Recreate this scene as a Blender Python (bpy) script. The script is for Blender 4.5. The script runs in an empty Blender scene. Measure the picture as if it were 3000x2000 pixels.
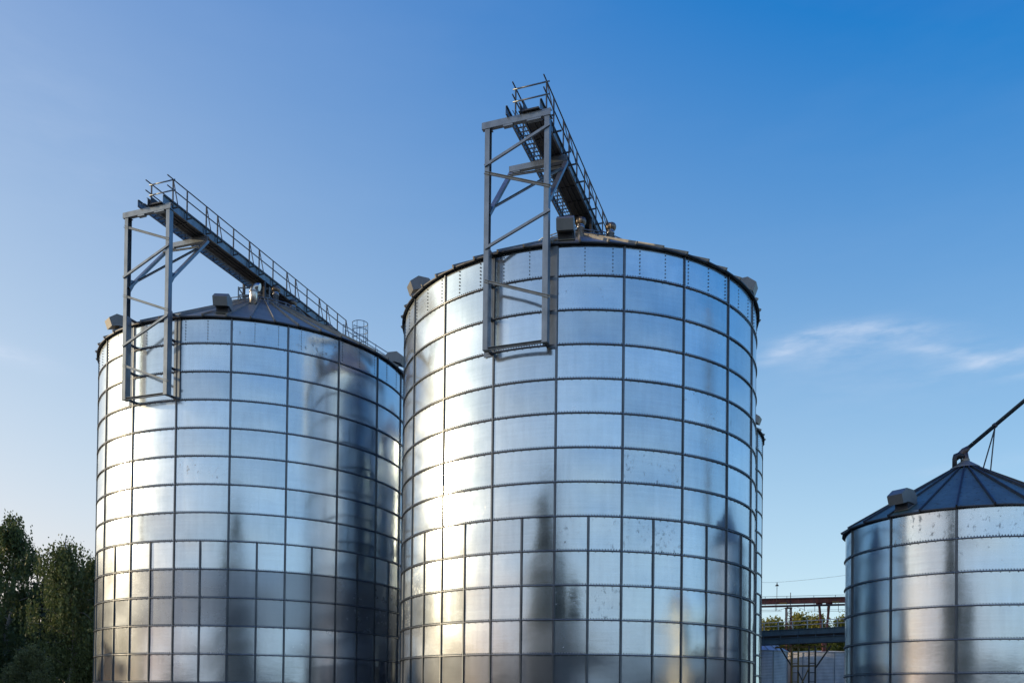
import bpy, math, random
import numpy as np
from mathutils import Vector, Matrix

random.seed(7)
rng = np.random.default_rng(7)
sc = bpy.context.scene
col = sc.collection
PI = math.pi
R_ = math.radians

# ------------------------------------------------------------------ mesh builder
class MB:
    """collects shapes; build() links them as ONE mesh object"""
    def __init__(s):
        s.v = []; s.f = []; s.m = []; s.sm = []
    def add(s, verts, faces, mi=0, smooth=False):
        o = len(s.v)
        s.v.extend([tuple(map(float, p)) for p in verts])
        s.f.extend([tuple(i + o for i in f) for f in faces])
        s.m.extend([mi] * len(faces)); s.sm.extend([smooth] * len(faces))
        return s
    def box(s, c, d, mi=0, M=None):
        x, y, z = (q / 2 for q in d)
        P = [Vector((sx * x, sy * y, sz * z)) for sz in (-1, 1) for sy in (-1, 1) for sx in (-1, 1)]
        if M is not None: P = [M @ p for p in P]
        P = [p + Vector(c) for p in P]
        return s.add(P, [(0, 2, 3, 1), (4, 5, 7, 6), (0, 1, 5, 4), (2, 6, 7, 3), (0, 4, 6, 2), (1, 3, 7, 5)], mi)
    def frame(s, a, b, up=(0, 0, 1)):
        a, b = Vector(a), Vector(b); d = (b - a).normalized(); u = Vector(up)
        if abs(d.dot(u)) > .98: u = Vector((0, 1, 0))
        x = d.cross(u).normalized(); y = x.cross(d).normalized()
        return a, b, d, x, y
    def bar(s, a, b, w, h, mi=0, up=(0, 0, 1)):
        """rectangular bar; w sideways, h along up"""
        return s.sect(a, b, [(-w/2, -h/2), (w/2, -h/2), (w/2, h/2), (-w/2, h/2)], mi, up)
    def sect(s, a, b, poly, mi=0, up=(0, 0, 1), smooth=False):
        a, b, d, x, y = s.frame(a, b, up)
        n = len(poly)
        P = [a + x * p + y * q for p, q in poly] + [b + x * p + y * q for p, q in poly]
        F = [(i, (i + 1) % n, n + (i + 1) % n, n + i) for i in range(n)]
        s.add(P, F, mi, smooth)
        o = len(s.v) - 2 * n
        s.f += [tuple(o + i for i in reversed(range(n))), tuple(o + n + i for i in range(n))]
        s.m += [mi, mi]; s.sm += [False, False]
        return s
    def chan(s, a, b, w, h, t=.012, mi=0, up=(0, 0, 1), flip=1):
        """C channel: web plus two flanges"""
        f = flip
        poly = [(-f*w/2, -h/2), (f*w/2, -h/2), (f*w/2, -h/2+t), (-f*w/2+f*t, -h/2+t), (-f*w/2+f*t, h/2-t), (f*w/2, h/2-t), (f*w/2, h/2), (-f*w/2, h/2)]
        if f < 0: poly = poly[::-1]
        return s.sect(a, b, poly, mi, up)
    def tube(s, a, b, r, n=10, mi=0, r2=None, caps=True):
        return s.path([a, b], [r, r if r2 is None else r2], n, mi, caps)
    def path(s, pts, r, n=10, mi=0, caps=True, closed=False):
        pts = [Vector(p) for p in pts]; k = len(pts)
        if not hasattr(r, '__len__'): r = [r] * k
        V = []; prev = None
        for i, p in enumerate(pts):
            if closed: d = pts[(i + 1) % k] - pts[i - 1]
            else: d = pts[min(i + 1, k - 1)] - pts[max(i - 1, 0)]
            d.normalize()
            if prev is None:
                u = Vector((0, 0, 1)) if abs(d.z) < .9 else Vector((0, 1, 0))
                x = d.cross(u).normalized()
            else:
                x = (prev - d * prev.dot(d)).normalized()
            prev = x; y = d.cross(x)
            V += [p + (x * math.cos(2*PI*j/n) + y * math.sin(2*PI*j/n)) * r[i] for j in range(n)]
        F = []
        for i in range(k if closed else k - 1):
            i2 = (i + 1) % k
            F += [(i*n + j, i*n + (j+1) % n, i2*n + (j+1) % n, i2*n + j) for j in range(n)]
        s.add(V, F, mi, True)
        if caps and not closed:
            o = len(s.v) - k * n
            s.f += [tuple(o + j for j in reversed(range(n))), tuple(o + (k-1)*n + j for j in range(n))]
            s.m += [mi, mi]; s.sm += [False, False]
        return s
    def lathe(s, prof, n=24, c=(0, 0, 0), mi=0, smooth=True):
        V = []; k = len(prof)
        for r, z in prof:
            V += [(c[0] + r*math.cos(2*PI*j/n), c[1] + r*math.sin(2*PI*j/n), c[2] + z) for j in range(n)]
        F = [(i*n + j, i*n + (j+1) % n, (i+1)*n + (j+1) % n, (i+1)*n + j) for i in range(k-1) for j in range(n)]
        return s.add(V, F, mi, smooth)
    def prism(s, poly, x0, x1, mi=0):
        """poly of (y,z), extruded along x"""
        n = len(poly)
        P = [(x0, p, q) for p, q in poly] + [(x1, p, q) for p, q in poly]
        return s.add(P, [tuple(range(n)), tuple(reversed(range(n, 2*n)))] + [(i, n+i, n+(i+1) % n, (i+1) % n) for i in range(n)], mi)
    def build(s, name, mats, parent=None, loc=(0, 0, 0), rz=0.0):
        me = bpy.data.meshes.new(name)
        me.from_pydata(s.v, [], s.f)
        mats = mats if isinstance(mats, (list, tuple)) else [mats]
        for m in mats: me.materials.append(m)
        me.polygons.foreach_set('material_index', s.m)
        me.polygons.foreach_set('use_smooth', s.sm)
        me.update()
        return link(name, me, parent, loc, rz)

def link(name, me, parent=None, loc=(0, 0, 0), rz=0.0):
    o = bpy.data.objects.new(name, me); col.objects.link(o)
    o.location = loc; o.rotation_euler = (0, 0, rz)
    if parent: o.parent = parent
    return o

def tag(o, label, cat, group=None, kind=None):
    o['label'] = label; o['category'] = cat
    if group: o['group'] = group
    if kind: o['kind'] = kind
    return o

def thing(name, label, cat, loc=(0, 0, 0), rz=0.0, group=None):
    return tag(link(name, None, None, loc, rz), label, cat, group)

def copy_tree(o, parent=None):
    c = o.copy(); col.objects.link(c); c.parent = parent
    for ch in list(o.children): copy_tree(ch, c)
    return c

# ------------------------------------------------------------------ materials
def newmat(name):
    m = bpy.data.materials.new(name); m.use_nodes = True
    nt = m.node_tree; b = nt.nodes['Principled BSDF']
    return m, nt, b

def N(nt, t, **kw):
    n = nt.nodes.new(t)
    for k, v in kw.items(): setattr(n, k, v)
    return n

def math_n(nt, op, a, b=None, clamp=False):
    n = N(nt, 'ShaderNodeMath', operation=op, use_clamp=clamp)
    for i, q in enumerate((a, b)):
        if q is None: continue
        if isinstance(q, (int, float)): n.inputs[i].default_value = q
        else: nt.links.new(q, n.inputs[i])
    return n.outputs[0]

def ramp(nt, fac, a, b, c0=(0, 0, 0, 1), c1=(1, 1, 1, 1)):
    n = N(nt, 'ShaderNodeValToRGB'); e = n.color_ramp.elements
    e[0].position = a; e[1].position = b; e[0].color = c0; e[1].color = c1
    nt.links.new(fac, n.inputs[0]); return n.outputs[0]

def noise(nt, vec, scale, detail=3, rough=.55, dims='3D', w=None):
    n = N(nt, 'ShaderNodeTexNoise', noise_dimensions='4D' if w is not None else dims)
    n.inputs['Scale'].default_value = scale; n.inputs['Detail'].default_value = detail
    n.inputs['Roughness'].default_value = rough
    if vec is not None: nt.links.new(vec, n.inputs['Vector'])
    if w is not None: nt.links.new(w, n.inputs['W'])
    return n.outputs['Fac']

def mapping(nt, vec, scale=(1, 1, 1), loc=(0, 0, 0)):
    n = N(nt, 'ShaderNodeMapping'); n.inputs['Scale'].default_value = scale; n.inputs['Location'].default_value = loc
    nt.links.new(vec, n.inputs[0]); return n.outputs[0]

def mixc(nt, fac, a, b, mode='MIX'):
    n = N(nt, 'ShaderNodeMix', data_type='RGBA', blend_type=mode)
    for sock, q in ((n.inputs[0], fac), (n.inputs[6], a), (n.inputs[7], b)):
        if isinstance(q, (int, float)): sock.default_value = q
        elif isinstance(q, tuple): sock.default_value = q
        else: nt.links.new(q, sock)
    return n.outputs[2]

def wall_sheet(name, base, rough, dull=0.0):
    """galvanised silo sheet: each panel its own finish, rolled horizontally, smudged here and there"""
    m, nt, b = newmat(name); L = nt.links.new
    tc = N(nt, 'ShaderNodeTexCoord').outputs['Object']
    fin = N(nt, 'ShaderNodeAttribute', attribute_name='finish').outputs['Fac']
    smu = N(nt, 'ShaderNodeAttribute', attribute_name='smudge').outputs['Fac']
    w = math_n(nt, 'MULTIPLY', fin, 37.0)
    lines = noise(nt, mapping(nt, tc, (.25, .25, 22)), 1.0, 4, .7, w=w)
    cloud = noise(nt, mapping(nt, tc, (.9, .9, 1.3)), 1.0, 4, .6, w=w)
    spang = noise(nt, tc, 9.0, 3, .6)
    flakes = noise(nt, mapping(nt, tc, (7.5, 7.5, 5.0)), 1.0, 5, .66, w=w)
    streak = noise(nt, mapping(nt, tc, (5, 5, .5)), 1.0, 4, .6, w=w)
    # smudges: threshold moves with the panel's own smudge amount
    thr = math_n(nt, 'SUBTRACT', .74, math_n(nt, 'MULTIPLY', smu, .20))
    sm = math_n(nt, 'MULTIPLY', math_n(nt, 'SUBTRACT', flakes, thr), 8.0, True)
    val = math_n(nt, 'ADD', .86, math_n(nt, 'MULTIPLY', math_n(nt, 'SUBTRACT', fin, .5), .24))
    val = math_n(nt, 'ADD', val, math_n(nt, 'MULTIPLY', math_n(nt, 'SUBTRACT', cloud, .5), .22))
    val = math_n(nt, 'ADD', val, math_n(nt, 'MULTIPLY', math_n(nt, 'SUBTRACT', lines, .5), .16))
    val = math_n(nt, 'ADD', val, math_n(nt, 'MULTIPLY', math_n(nt, 'SUBTRACT', streak, .5), .20))
    val = math_n(nt, 'MULTIPLY', val, math_n(nt, 'SUBTRACT', 1.0, math_n(nt, 'MULTIPLY', sm, .48)))
    comb = N(nt, 'ShaderNodeCombineColor')
    for i in range(3): L(val, comb.inputs[i])
    L(mixc(nt, 1.0, (*base, 1), comb.outputs[0], 'MULTIPLY'), b.inputs['Base Color'])
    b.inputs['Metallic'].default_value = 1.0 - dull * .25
    ro = math_n(nt, 'ADD', rough, math_n(nt, 'MULTIPLY', math_n(nt, 'SUBTRACT', fin, .5), .13))
    ro = math_n(nt, 'ADD', ro, math_n(nt, 'MULTIPLY', math_n(nt, 'SUBTRACT', cloud, .5), .16))
    ro = math_n(nt, 'ADD', ro, math_n(nt, 'MULTIPLY', sm, .25), True)
    L(ro, b.inputs['Roughness'])
    b.inputs['Anisotropic'].default_value = ANISO
    b.inputs['Anisotropic Rotation'].default_value = ANISO_ROT
    tg = N(nt, 'ShaderNodeTangent', direction_type='RADIAL', axis='Z'); L(tg.outputs[0], b.inputs['Tangent'])
    hgt = math_n(nt, 'ADD', math_n(nt, 'MULTIPLY', cloud, 1.0), math_n(nt, 'MULTIPLY', lines, .03))
    bp = N(nt, 'ShaderNodeBump'); bp.inputs['Strength'].default_value = 1.0; bp.inputs['Distance'].default_value = .005
    L(hgt, bp.inputs['Height']); L(bp.outputs[0], b.inputs['Normal'])
    # zinc bloom: a second, broader lobe over the rolled mirror
    g2 = N(nt, 'ShaderNodeBsdfAnisotropic'); g2.inputs['Roughness'].default_value = rough + .24
    L(mixc(nt, 1.0, (*base, 1), comb.outputs[0], 'MULTIPLY'), g2.inputs['Color']); L(bp.outputs[0], g2.inputs['Normal'])
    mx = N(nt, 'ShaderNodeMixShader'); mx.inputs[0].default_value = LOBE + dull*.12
    L(b.outputs[0], mx.inputs[1]); L(g2.outputs[0], mx.inputs[2]); L(mx.outputs[0], nt.nodes['Material Output'].inputs[0])
    return m

def metal(name, base, rough, metallic=1.0, var=.25, scale=3.0, rust=None, rust_amt=.0):
    m, nt, b = newmat(name); L = nt.links.new
    tc = N(nt, 'ShaderNodeTexCoord').outputs['Object']
    n1 = noise(nt, mapping(nt, tc, (1, 1, .5)), scale, 5, .62)
    n2 = noise(nt, tc, scale * 6, 3, .6)
    f = ramp(nt, n1, .3, .7)
    lo = tuple(c * (1 - var) for c in base) + (1,); hi = tuple(min(1, c * (1 + var * .6)) for c in base) + (1,)
    c = mixc(nt, f, lo, hi)
    if rust:
        rf = ramp(nt, n2, 1 - rust_amt - .12, 1 - rust_amt + .05)
        c = mixc(nt, rf, c, (*rust, 1))
    L(c, b.inputs['Base Color'])
    b.inputs['Metallic'].default_value = metallic
    L(math_n(nt, 'ADD', rough - .1, math_n(nt, 'MULTIPLY', n2, .2)), b.inputs['Roughness'])
    return m

def leafmat(name, a, c, trans=.35):
    m, nt, b = newmat(name); L = nt.links.new
    tc = N(nt, 'ShaderNodeTexCoord').outputs['Object']
    at = N(nt, 'ShaderNodeAttribute', attribute_name='leaf').outputs['Fac']
    n1 = noise(nt, tc, .5, 3)
    f = math_n(nt, 'ADD', math_n(nt, 'MULTIPLY', at, .6), math_n(nt, 'MULTIPLY', n1, .5), True)
    cc = mixc(nt, f, (*a, 1), (*c, 1))
    L(cc, b.inputs['Base Color']); b.inputs['Roughness'].default_value = .55
    b.inputs['Specular IOR Level'].default_value = .25
    tr = N(nt, 'ShaderNodeBsdfTranslucent'); L(cc, tr.inputs[0])
    mx = N(nt, 'ShaderNodeMixShader'); mx.inputs[0].default_value = trans
    L(b.outputs[0], mx.inputs[1]); L(tr.outputs[0], mx.inputs[2])
    L(mx.outputs[0], nt.nodes['Material Output'].inputs[0])
    return m

ANISO, ANISO_ROT, LOBE = .6, 0.0, .15
SHEET = [wall_sheet('galvanised_sheet', (.70, .80, .88), .18),
         wall_sheet('galvanised_sheet_matt_dark_reflection', (.36, .41, .47), .24, .6),  # duller finish, with the dark reflection on these tiers painted into the base
         wall_sheet('galvanised_sheet_satin', (.68, .76, .84), .19, .2)]
STEEL = metal('galvanised_steel', (.25, .29, .325), .46, .85)
STEEL_DK = metal('weathered_steel', (.075, .08, .09), .5, .6)
RINGM = metal('ring_steel', (.25, .27, .29), .36, 1.0)
STIFM = metal('stiffener_steel', (.16, .18, .20), .42, .95)
ROOFM = metal('roof_sheet', (.30, .285, .24), .52, .45, .2, 1.2)
ROOFS = metal('roof_sheet_stained', (.16, .25, .235), .52, .45, .2, 1.2, (.10, .06, .04), .30)
HOODM = metal('hood_sheet', (.24, .25, .25), .5, .5, .15)
CHROME = metal('spun_metal', (.62, .62, .62), .28, 1.0)
RUST = metal('rusty_red_steel', (.20, .055, .038), .7, .05, .35, 1.5, (.09, .035, .02), .4)
RUSTP = metal('brown_pipe', (.06, .04, .038), .6, .3)
BLUES = metal('blue_grey_steel', (.04, .085, .12), .55, .2, .3, 1.0)
OLIVE = metal('yellow_painted_steel', (.17, .115, .03), .65, .1, .35, 1.5)
DARKS = metal('dark_steel', (.045, .042, .038), .6, .4)
CORR = metal('corrugated_zinc', (.55, .54, .52), .5, .35, .2, 1.0)
BARK = metal('birch_bark', (.30, .29, .26), .85, 0, .55, 1.6, (.03, .03, .03), .34)
BARKD = metal('dark_bark', (.06, .05, .04), .9, 0, .3)
LEAF_BIRCH = leafmat('birch_leaves', (.055, .085, .032), (.155, .20, .075))
LEAF_DARK = leafmat('dark_leaves', (.022, .038, .014), (.065, .09, .03))
LEAF_WOOD = leafmat('wood_leaves', (.014, .022, .010), (.035, .045, .020), .1)
LEAF_FAR = leafmat('sunlit_leaves', (.14, .155, .028), (.34, .31, .06), .45)
CONC = metal('concrete', (.32, .31, .29), .85, 0, .2)
PLASTER = metal('pale_render', (.62, .55, .46), .8, 0, .12)

# ------------------------------------------------------------------ camera (levelled, lens shifted up)
HC = 2.0
f_px, pitch, roll, yh = 2522.846, .01292, -.01145, 2020.384
c_, s_ = math.cos(pitch), math.sin(pitch); cr, sr = math.cos(roll), math.sin(roll)
right = Vector((cr, s_*sr, -c_*sr)); upv = Vector((sr, -s_*cr, c_*cr)); fwd = Vector((0, c_, s_))
cam = bpy.data.cameras.new('camera'); co = bpy.data.objects.new('camera', cam); col.objects.link(co)
M = Matrix((right, upv, -fwd)).transposed().to_4x4(); M.translation = (0, 0, HC)
co.matrix_world = M
cam.sensor_fit = 'HORIZONTAL'; cam.sensor_width = 36
cam.lens = f_px / 3000 * 36
cam.shift_y = (yh - 1000) / 3000
cam.clip_end = 3000
sc.camera = co

# ------------------------------------------------------------------ silos
HT = 1.15
def rad(th, r, z=0): return Vector((r*math.sin(th), r*math.cos(th), z))

def bolts(mb, pts, mi=0, size=.03, h=.022):
    """pts: (angle, radius, z): small bolt heads facing outward"""
    s = size / 2
    for th, r, z in pts:
        t = Vector((math.cos(th), -math.sin(th), 0)); n = Vector((math.sin(th), math.cos(th), 0)); c = n * r + Vector((0, 0, z))
        a = [c - t*s - Vector((0, 0, s)), c + t*s - Vector((0, 0, s)), c + t*s + Vector((0, 0, s)), c - t*s + Vector((0, 0, s))]
        k = .7
        b_ = [c + (p - c)*k + n*h for p in a]
        mb.add(a + b_, [(4, 5, 6, 7), (0, 1, 5, 4), (1, 2, 6, 5), (2, 3, 7, 6), (3, 0, 4, 7)], mi)

def wall_tier(parent, R, n, th0, zt, zb, mat, seed, smudges, rib_bolts=0):
    """one ring of curved sheets; every sheet bulges a little in its own way"""
    g = np.random.default_rng(seed)
    ns, nr = 14, 6
    k = n * ns
    amp = g.normal(0, .0065, n); amp2 = g.normal(0, .0042, n); tilt = g.normal(0, .0045, n)
    V = []
    for j in range(nr + 1):
        w = j / nr; z = zt + (zb - zt) * w
        for i in range(k):
            p = i // ns; u = (i % ns) / ns
            th = th0 - (p + u) * 2*PI/n
            env = math.sin(PI*u) ** 1.0
            dr = amp[p]*env*math.sin(PI*w) + amp2[p]*math.sin(2*PI*u)*(.4 + .6*math.sin(PI*w)) + tilt[p]*(w - .5)*env
            V.append(rad(th, R + dr, z))
    F = []
    for j in range(nr):
        for i in range(k):
            i2 = (i + 1) % k
            F.append((j*k + i, (j+1)*k + i, (j+1)*k + i2, j*k + i2))
    mb = MB().add(V, F, 0, True)
    nw = len(F)
    if rib_bolts:
        for q in range(rib_bolts):
            th = th0 - (q + .18) * 2*PI/rib_bolts
            bolts(mb, [(th, R + .004, zt + (zb - zt) * (.1 + .86*a/8)) for a in range(9)], 1, .040, .024)
    o = mb.build('wall_tier', [mat, STIFM], parent)
    me = o.data
    fin = g.random(n); sm = np.where(g.random(n) < .16, g.random(n) * .8 + .2, g.random(n) * .34)
    for q, v in smudges.items(): sm[q] = v
    idx = np.array([(i % k) // ns for i in range(nw)])
    a1 = np.zeros(len(me.polygons), np.float32); a2 = a1.copy()
    a1[:nw] = fin[idx]; a2[:nw] = sm[idx]
    for nm, a in (('finish', a1), ('smudge', a2)):
        at = me.attributes.new(nm, 'FLOAT', 'FACE'); at.data.foreach_set('value', a)
    return o

HOOD = [(-.30, .05), (-.32, .34), (-.12, .56), (.30, .58), (.62, .33), (.50, .0), (.20, .10)]
def vent_hood(silo, th, r, z, k=1.0):
    """gooseneck roof vent: y of the profile points outward"""
    mb = MB().prism([(p*k, q*k) for p, q in HOOD], -.29*k, .29*k)
    o = mb.build('vent_hood', HOODM, silo, rad(th, r, z), -th)
    MB().prism([(-.295*k, -.45), (-.295*k, .10*k), (.19*k, .11*k), (.19*k, -.45)], -.25*k, .25*k).build('neck', STEEL_DK, o)
    fl = MB().box((0, -.05*k, -.02*k), (.62*k, .66*k, .03), 0, Matrix.Rotation(-math.atan(.577), 3, 'X'))
    fl.build('flashing', ROOFM, o)
    return o

def turbine(silo, th, r, z, h=.7, ball=.19):
    st = MB().lathe([(0, -.25), (.13, -.25), (.13, h-.42), (.155, h-.42), (.155, h-.38), (.13, h-.38), (.13, h-.30)], 20)
    o = st.build('turbine_vent', CHROME, silo, rad(th, r, z))
    hd = MB(); nv = 20
    prof = [(.09, h-.31), (.15, h-.28), (.188, h-.2), (.195, h-.14), (.17, h-.06), (.10, h-.01), (0, h)]
    hd.lathe(prof, 24)
    for q in range(nv):                                  # upright vanes around the ball
        a = 2*PI*q/nv
        for (r1, z1), (r2, z2) in zip(prof[1:5], prof[2:6]):
            c0 = (math.cos(a), math.sin(a)); c1 = (math.cos(a + .12), math.sin(a + .12))
            hd.add([(c0[0]*r1, c0[1]*r1, z1), (c0[0]*r2, c0[1]*r2, z2), (c1[0]*(r2+.022), c1[1]*(r2+.022), z2), (c1[0]*(r1+.022), c1[1]*(r1+.022), z1)], [(0, 1, 2, 3)])
    hd.build('turbine_head', metal_head, o)
    return o
metal_head = metal('turbine_head_metal', (.25, .22, .19), .4, .9)

def make_silo(label, c, R, n, th0, z_eave, tiers, half_from, ribs, dull, seed, slope=.577, smudge=None, cap=.42):
    silo = thing('grain_silo', label, 'silo', (c[0], c[1], 0), 0, 'galvanised grain silos')
    dphi = 2*PI/n
    zr = [z_eave - HT*k for k in range(tiers + 1)]
    for k in range(1, tiers + 1):
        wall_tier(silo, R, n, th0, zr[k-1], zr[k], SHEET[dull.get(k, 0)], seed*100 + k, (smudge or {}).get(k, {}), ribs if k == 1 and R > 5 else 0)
    # horizontal joints: rolled lip plus a row of bolts just above
    rb = MB()
    nseg = 160
    rb.path([rad(2*PI*i/nseg, R + .032, 0) for i in range(nseg)], .023, 8, 0, closed=True)
    per = int(2*PI*R/.094)
    bolts(rb, [(2*PI*i/per, R + .003, .052) for i in range(per)], 1, .036, .026)
    bolts(rb, [(2*PI*i/(per//3), R + .003, -.045) for i in range(per//3)], 1, .028, .02)
    first = rb.build('ring_joint', [RINGM, STIFM], silo, (0, 0, zr[1]))
    for k in range(2, tiers):
        link('ring_joint', first.data, silo, (0, 0, zr[k]))
    # vertical stiffeners over each seam
    def stiff(zt, zb, half):
        mb = MB(); w = .044
        poly = [(-w, .004), (-w, .018), (-.022, .018), (-.022, .048), (.022, .048), (.022, .018), (w, .018), (w, .004)]
        V = [(x, R + y, zt) for x, y in poly] + [(x, R + y, zb) for x, y in poly]
        m_ = len(poly)
        mb.add(V, [(i, i+1, m_+i+1, m_+i) for i in range(m_-1)] + [tuple(range(m_)), tuple(range(2*m_-1, m_-1, -1))])
        nb = int((zt - zb) / .11)
        for sx in (-.033, .033):
            for q in range(nb):
                z = zt - .06 - q*.11
                mb.box((sx, R + .024, z), (.02, .016, .024), 0)
        return mb
    for half in (0, 1):
        zt = z_eave - .02 if not half else zr[half_from] - .03
        if half and half_from >= tiers: continue
        mb = stiff(zt, zr[-1] + .01, half)
        f0 = None
        for k in range(n):
            th = th0 - (k + .5*half)*dphi
            if f0 is None:
                f0 = mb.build('stiffener', STIFM, silo, (0, 0, 0), -th)
            else:
                link('stiffener', f0.data, silo, (0, 0, 0), -th)
    # roof: separate pressed sectors with upstanding ribs
    ro = MB(); ov = .13
    ze = z_eave
    def rz_(r): return ze + (R - r)*slope
    for q in range(ribs):
        a0 = th0 - q*2*PI/ribs; a1 = th0 - (q+1)*2*PI/ribs
        P = []
        lift = .028                                   # each sheet laps over its neighbour
        for r in (cap, R*.55, R + ov):
            P += [rad(a0, r, rz_(r) + lift), rad((a0+a1)/2, r, rz_(r) + .012), rad(a1, r, rz_(r))]
        F = [(j*3+i, (j+1)*3+i, (j+1)*3+i+1, j*3+i+1) for j in range(2) for i in range(2)]
        ro.add(P, F)
        # eave edge turned down
        e = [rad(a0, R+ov, rz_(R+ov)+lift), rad((a0+a1)/2, R+ov, rz_(R+ov)+.012), rad(a1, R+ov, rz_(R+ov))]
        e2 = [p - Vector((0, 0, .05)) for p in e]
        ro.add(e + e2, [(0, 3, 4, 1), (1, 4, 5, 2)], 1)
    roof = ro.build('roof', [ROOFS if cap > .4 and R < 5 else ROOFM, STEEL_DK], silo)
    rp = MB()
    rp.sect((0, R + ov + .05, rz_(R+ov+.05) + .045), (0, cap, rz_(cap) + .045), [(-.035, -.04), (.035, -.04), (.022, .05), (-.022, .05)], 0)
    f0 = None
    for q in range(ribs):
        th = th0 - q*2*PI/ribs
        if f0 is None: f0 = rp.build('roof_rib', ROOFM if R > 5 else STEEL_DK, roof, (0, 0, 0), -th)
        else: link('roof_rib', f0.data, roof, (0, 0, 0), -th)
    # soffit under the overhang and eave angle
    MB().lathe([(R + ov - .002, rz_(R+ov) - .05), (R + .03, ze - .11), (R + .03, ze - .03), (R + .0, ze)], 96).build('eave_angle', STEEL_DK, silo)
    cp = MB().lathe([(cap + .12, rz_(cap + .12) + .10), (cap + .10, rz_(cap+.1) + .13), (.16, rz_(.1) + .14), (.16, rz_(.1) + .22), (0, rz_(.1) + .22)], 40, smooth=False)
    cp.build('roof_cap', ROOFM, silo)
    MB().lathe([(R - .01, zr[-1] + .03), (R + .22, zr[-1] + .03), (R + .25, zr[-1]), (R + .25, -.2)], 64, smooth=False).build('foundation', CONC, silo)
    return silo, rz_

def ang_cam(c): return math.atan2(-c[0], -c[1])          # bearing (x=sin) from a silo to the camera
def az(c, deg): return ang_cam((0, 1)) - R_(deg)          # deg: 0 toward -Y, + toward +X

CR, CL, CS = (2.58564, 35.72308), (-12.46641, 42.04503), (17.38532, 33.11559)
RB, RS = 7.15341, 4.29204
zR = HC + 1.57926 + 12*HT; zL = HC + 1.76995 + 12*HT; zS = HC + 1.13328 + 5*HT
CB = (7.5, 51.8)

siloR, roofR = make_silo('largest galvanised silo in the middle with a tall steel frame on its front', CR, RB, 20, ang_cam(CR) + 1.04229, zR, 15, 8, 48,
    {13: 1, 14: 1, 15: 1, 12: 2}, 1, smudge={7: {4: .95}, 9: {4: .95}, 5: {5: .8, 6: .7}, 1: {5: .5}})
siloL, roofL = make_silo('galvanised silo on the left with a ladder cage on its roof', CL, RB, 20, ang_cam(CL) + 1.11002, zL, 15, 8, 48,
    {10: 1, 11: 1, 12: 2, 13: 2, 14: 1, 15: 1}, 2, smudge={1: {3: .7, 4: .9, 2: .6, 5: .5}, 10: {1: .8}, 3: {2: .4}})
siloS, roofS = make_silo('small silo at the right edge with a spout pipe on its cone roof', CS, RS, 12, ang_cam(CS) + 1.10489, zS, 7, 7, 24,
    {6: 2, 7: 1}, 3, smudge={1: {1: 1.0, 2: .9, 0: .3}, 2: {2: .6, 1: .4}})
siloB, roofB = make_silo('silo mostly hidden behind the right edge of the largest silo', CB, RB, 20, ang_cam(CB) + 1.05, zR, 15, 8, 48, {14: 1, 15: 1}, 4)

CL2 = (CL[0] + 15.5*math.sin(R_(19.5)), CL[1] + 15.5*math.cos(R_(19.5)))
make_silo('silo standing behind the left silo in line with its conveyor', CL2, RB, 20, ang_cam(CL2) + 1.0, zL, 15, 8, 48, {14: 1, 15: 1}, 5)
# roof vents
for silo, rf, degs, r in ((siloR, roofR, (-8, -70, 68, 140, -146), 6.6), (siloL, roofL, (3, -47, 82, 147, -141), 6.6), (siloB, roofB, (-8, 62, -80), 6.6)):
    for d in degs: vent_hood(silo, az(None, d), r, rf(r) + .12)
vent_hood(siloS, az(None, -57), 3.95, roofS(3.95) + .10, 1.0)
for d, r, h in ((-3, 2.75, .74), (24, 2.6, .66)): turbine(siloR, az(None, d), r, roofR(r), h)
for d, r, h in ((37, 1.7, .85), (98, 3.2, .72), (112, 1.45, .95)): turbine(siloL, az(None, d), r, roofL(r), h)

# elbow duct on the left silo, short pipe on the small one
def elbow(silo, th, r, z, h, rr, bend):
    p = rad(th, r, z)
    pts = [Vector((0, 0, -.3)), Vector((0, 0, h - bend))]
    for q in range(1, 9):
        a = PI*.5*q/8*1.25
        pts.append(Vector((bend*(1 - math.cos(a)), 0, h - bend + bend*math.sin(a))))
    mb = MB().path(pts, rr, 18)
    mb.lathe([(rr, h-bend-.05), (rr+.03, h-bend-.05), (rr+.03, h-bend), (rr, h-bend)], 18)
    return mb.build('elbow_duct', CHROME, silo, p)
elbow(siloL, az(None, 9), 3.05, roofL(3.05), .80, .17, .2)

def roof_rail(silo, rf, r):
    """two polygon pipes around the upper roof on short stubs"""
    mb = MB(); n = 16
    for dr, dz in ((0, .16), (-.22, .27)):
        mb.path([rad(2*PI*i/n, r + dr, rf(r + dr) + dz) for i in range(n)], .022, 6, closed=True)
    for i in range(n*2):
        th = PI*i/n
        rr = r*math.cos(PI/n) if i % 2 else r
        mb.bar(rad(th, rr, rf(rr)), rad(th, rr - .02, rf(rr) + .17), .03, .03)
        mb.bar(rad(th, rr - .22, rf(rr - .22)), rad(th, rr - .22, rf(rr - .22) + .27), .03, .03)
    return mb.build('roof_rail', STEEL, silo)
roof_rail(siloL, roofL, 2.45); roof_rail(siloR, roofR, 2.45)

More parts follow.
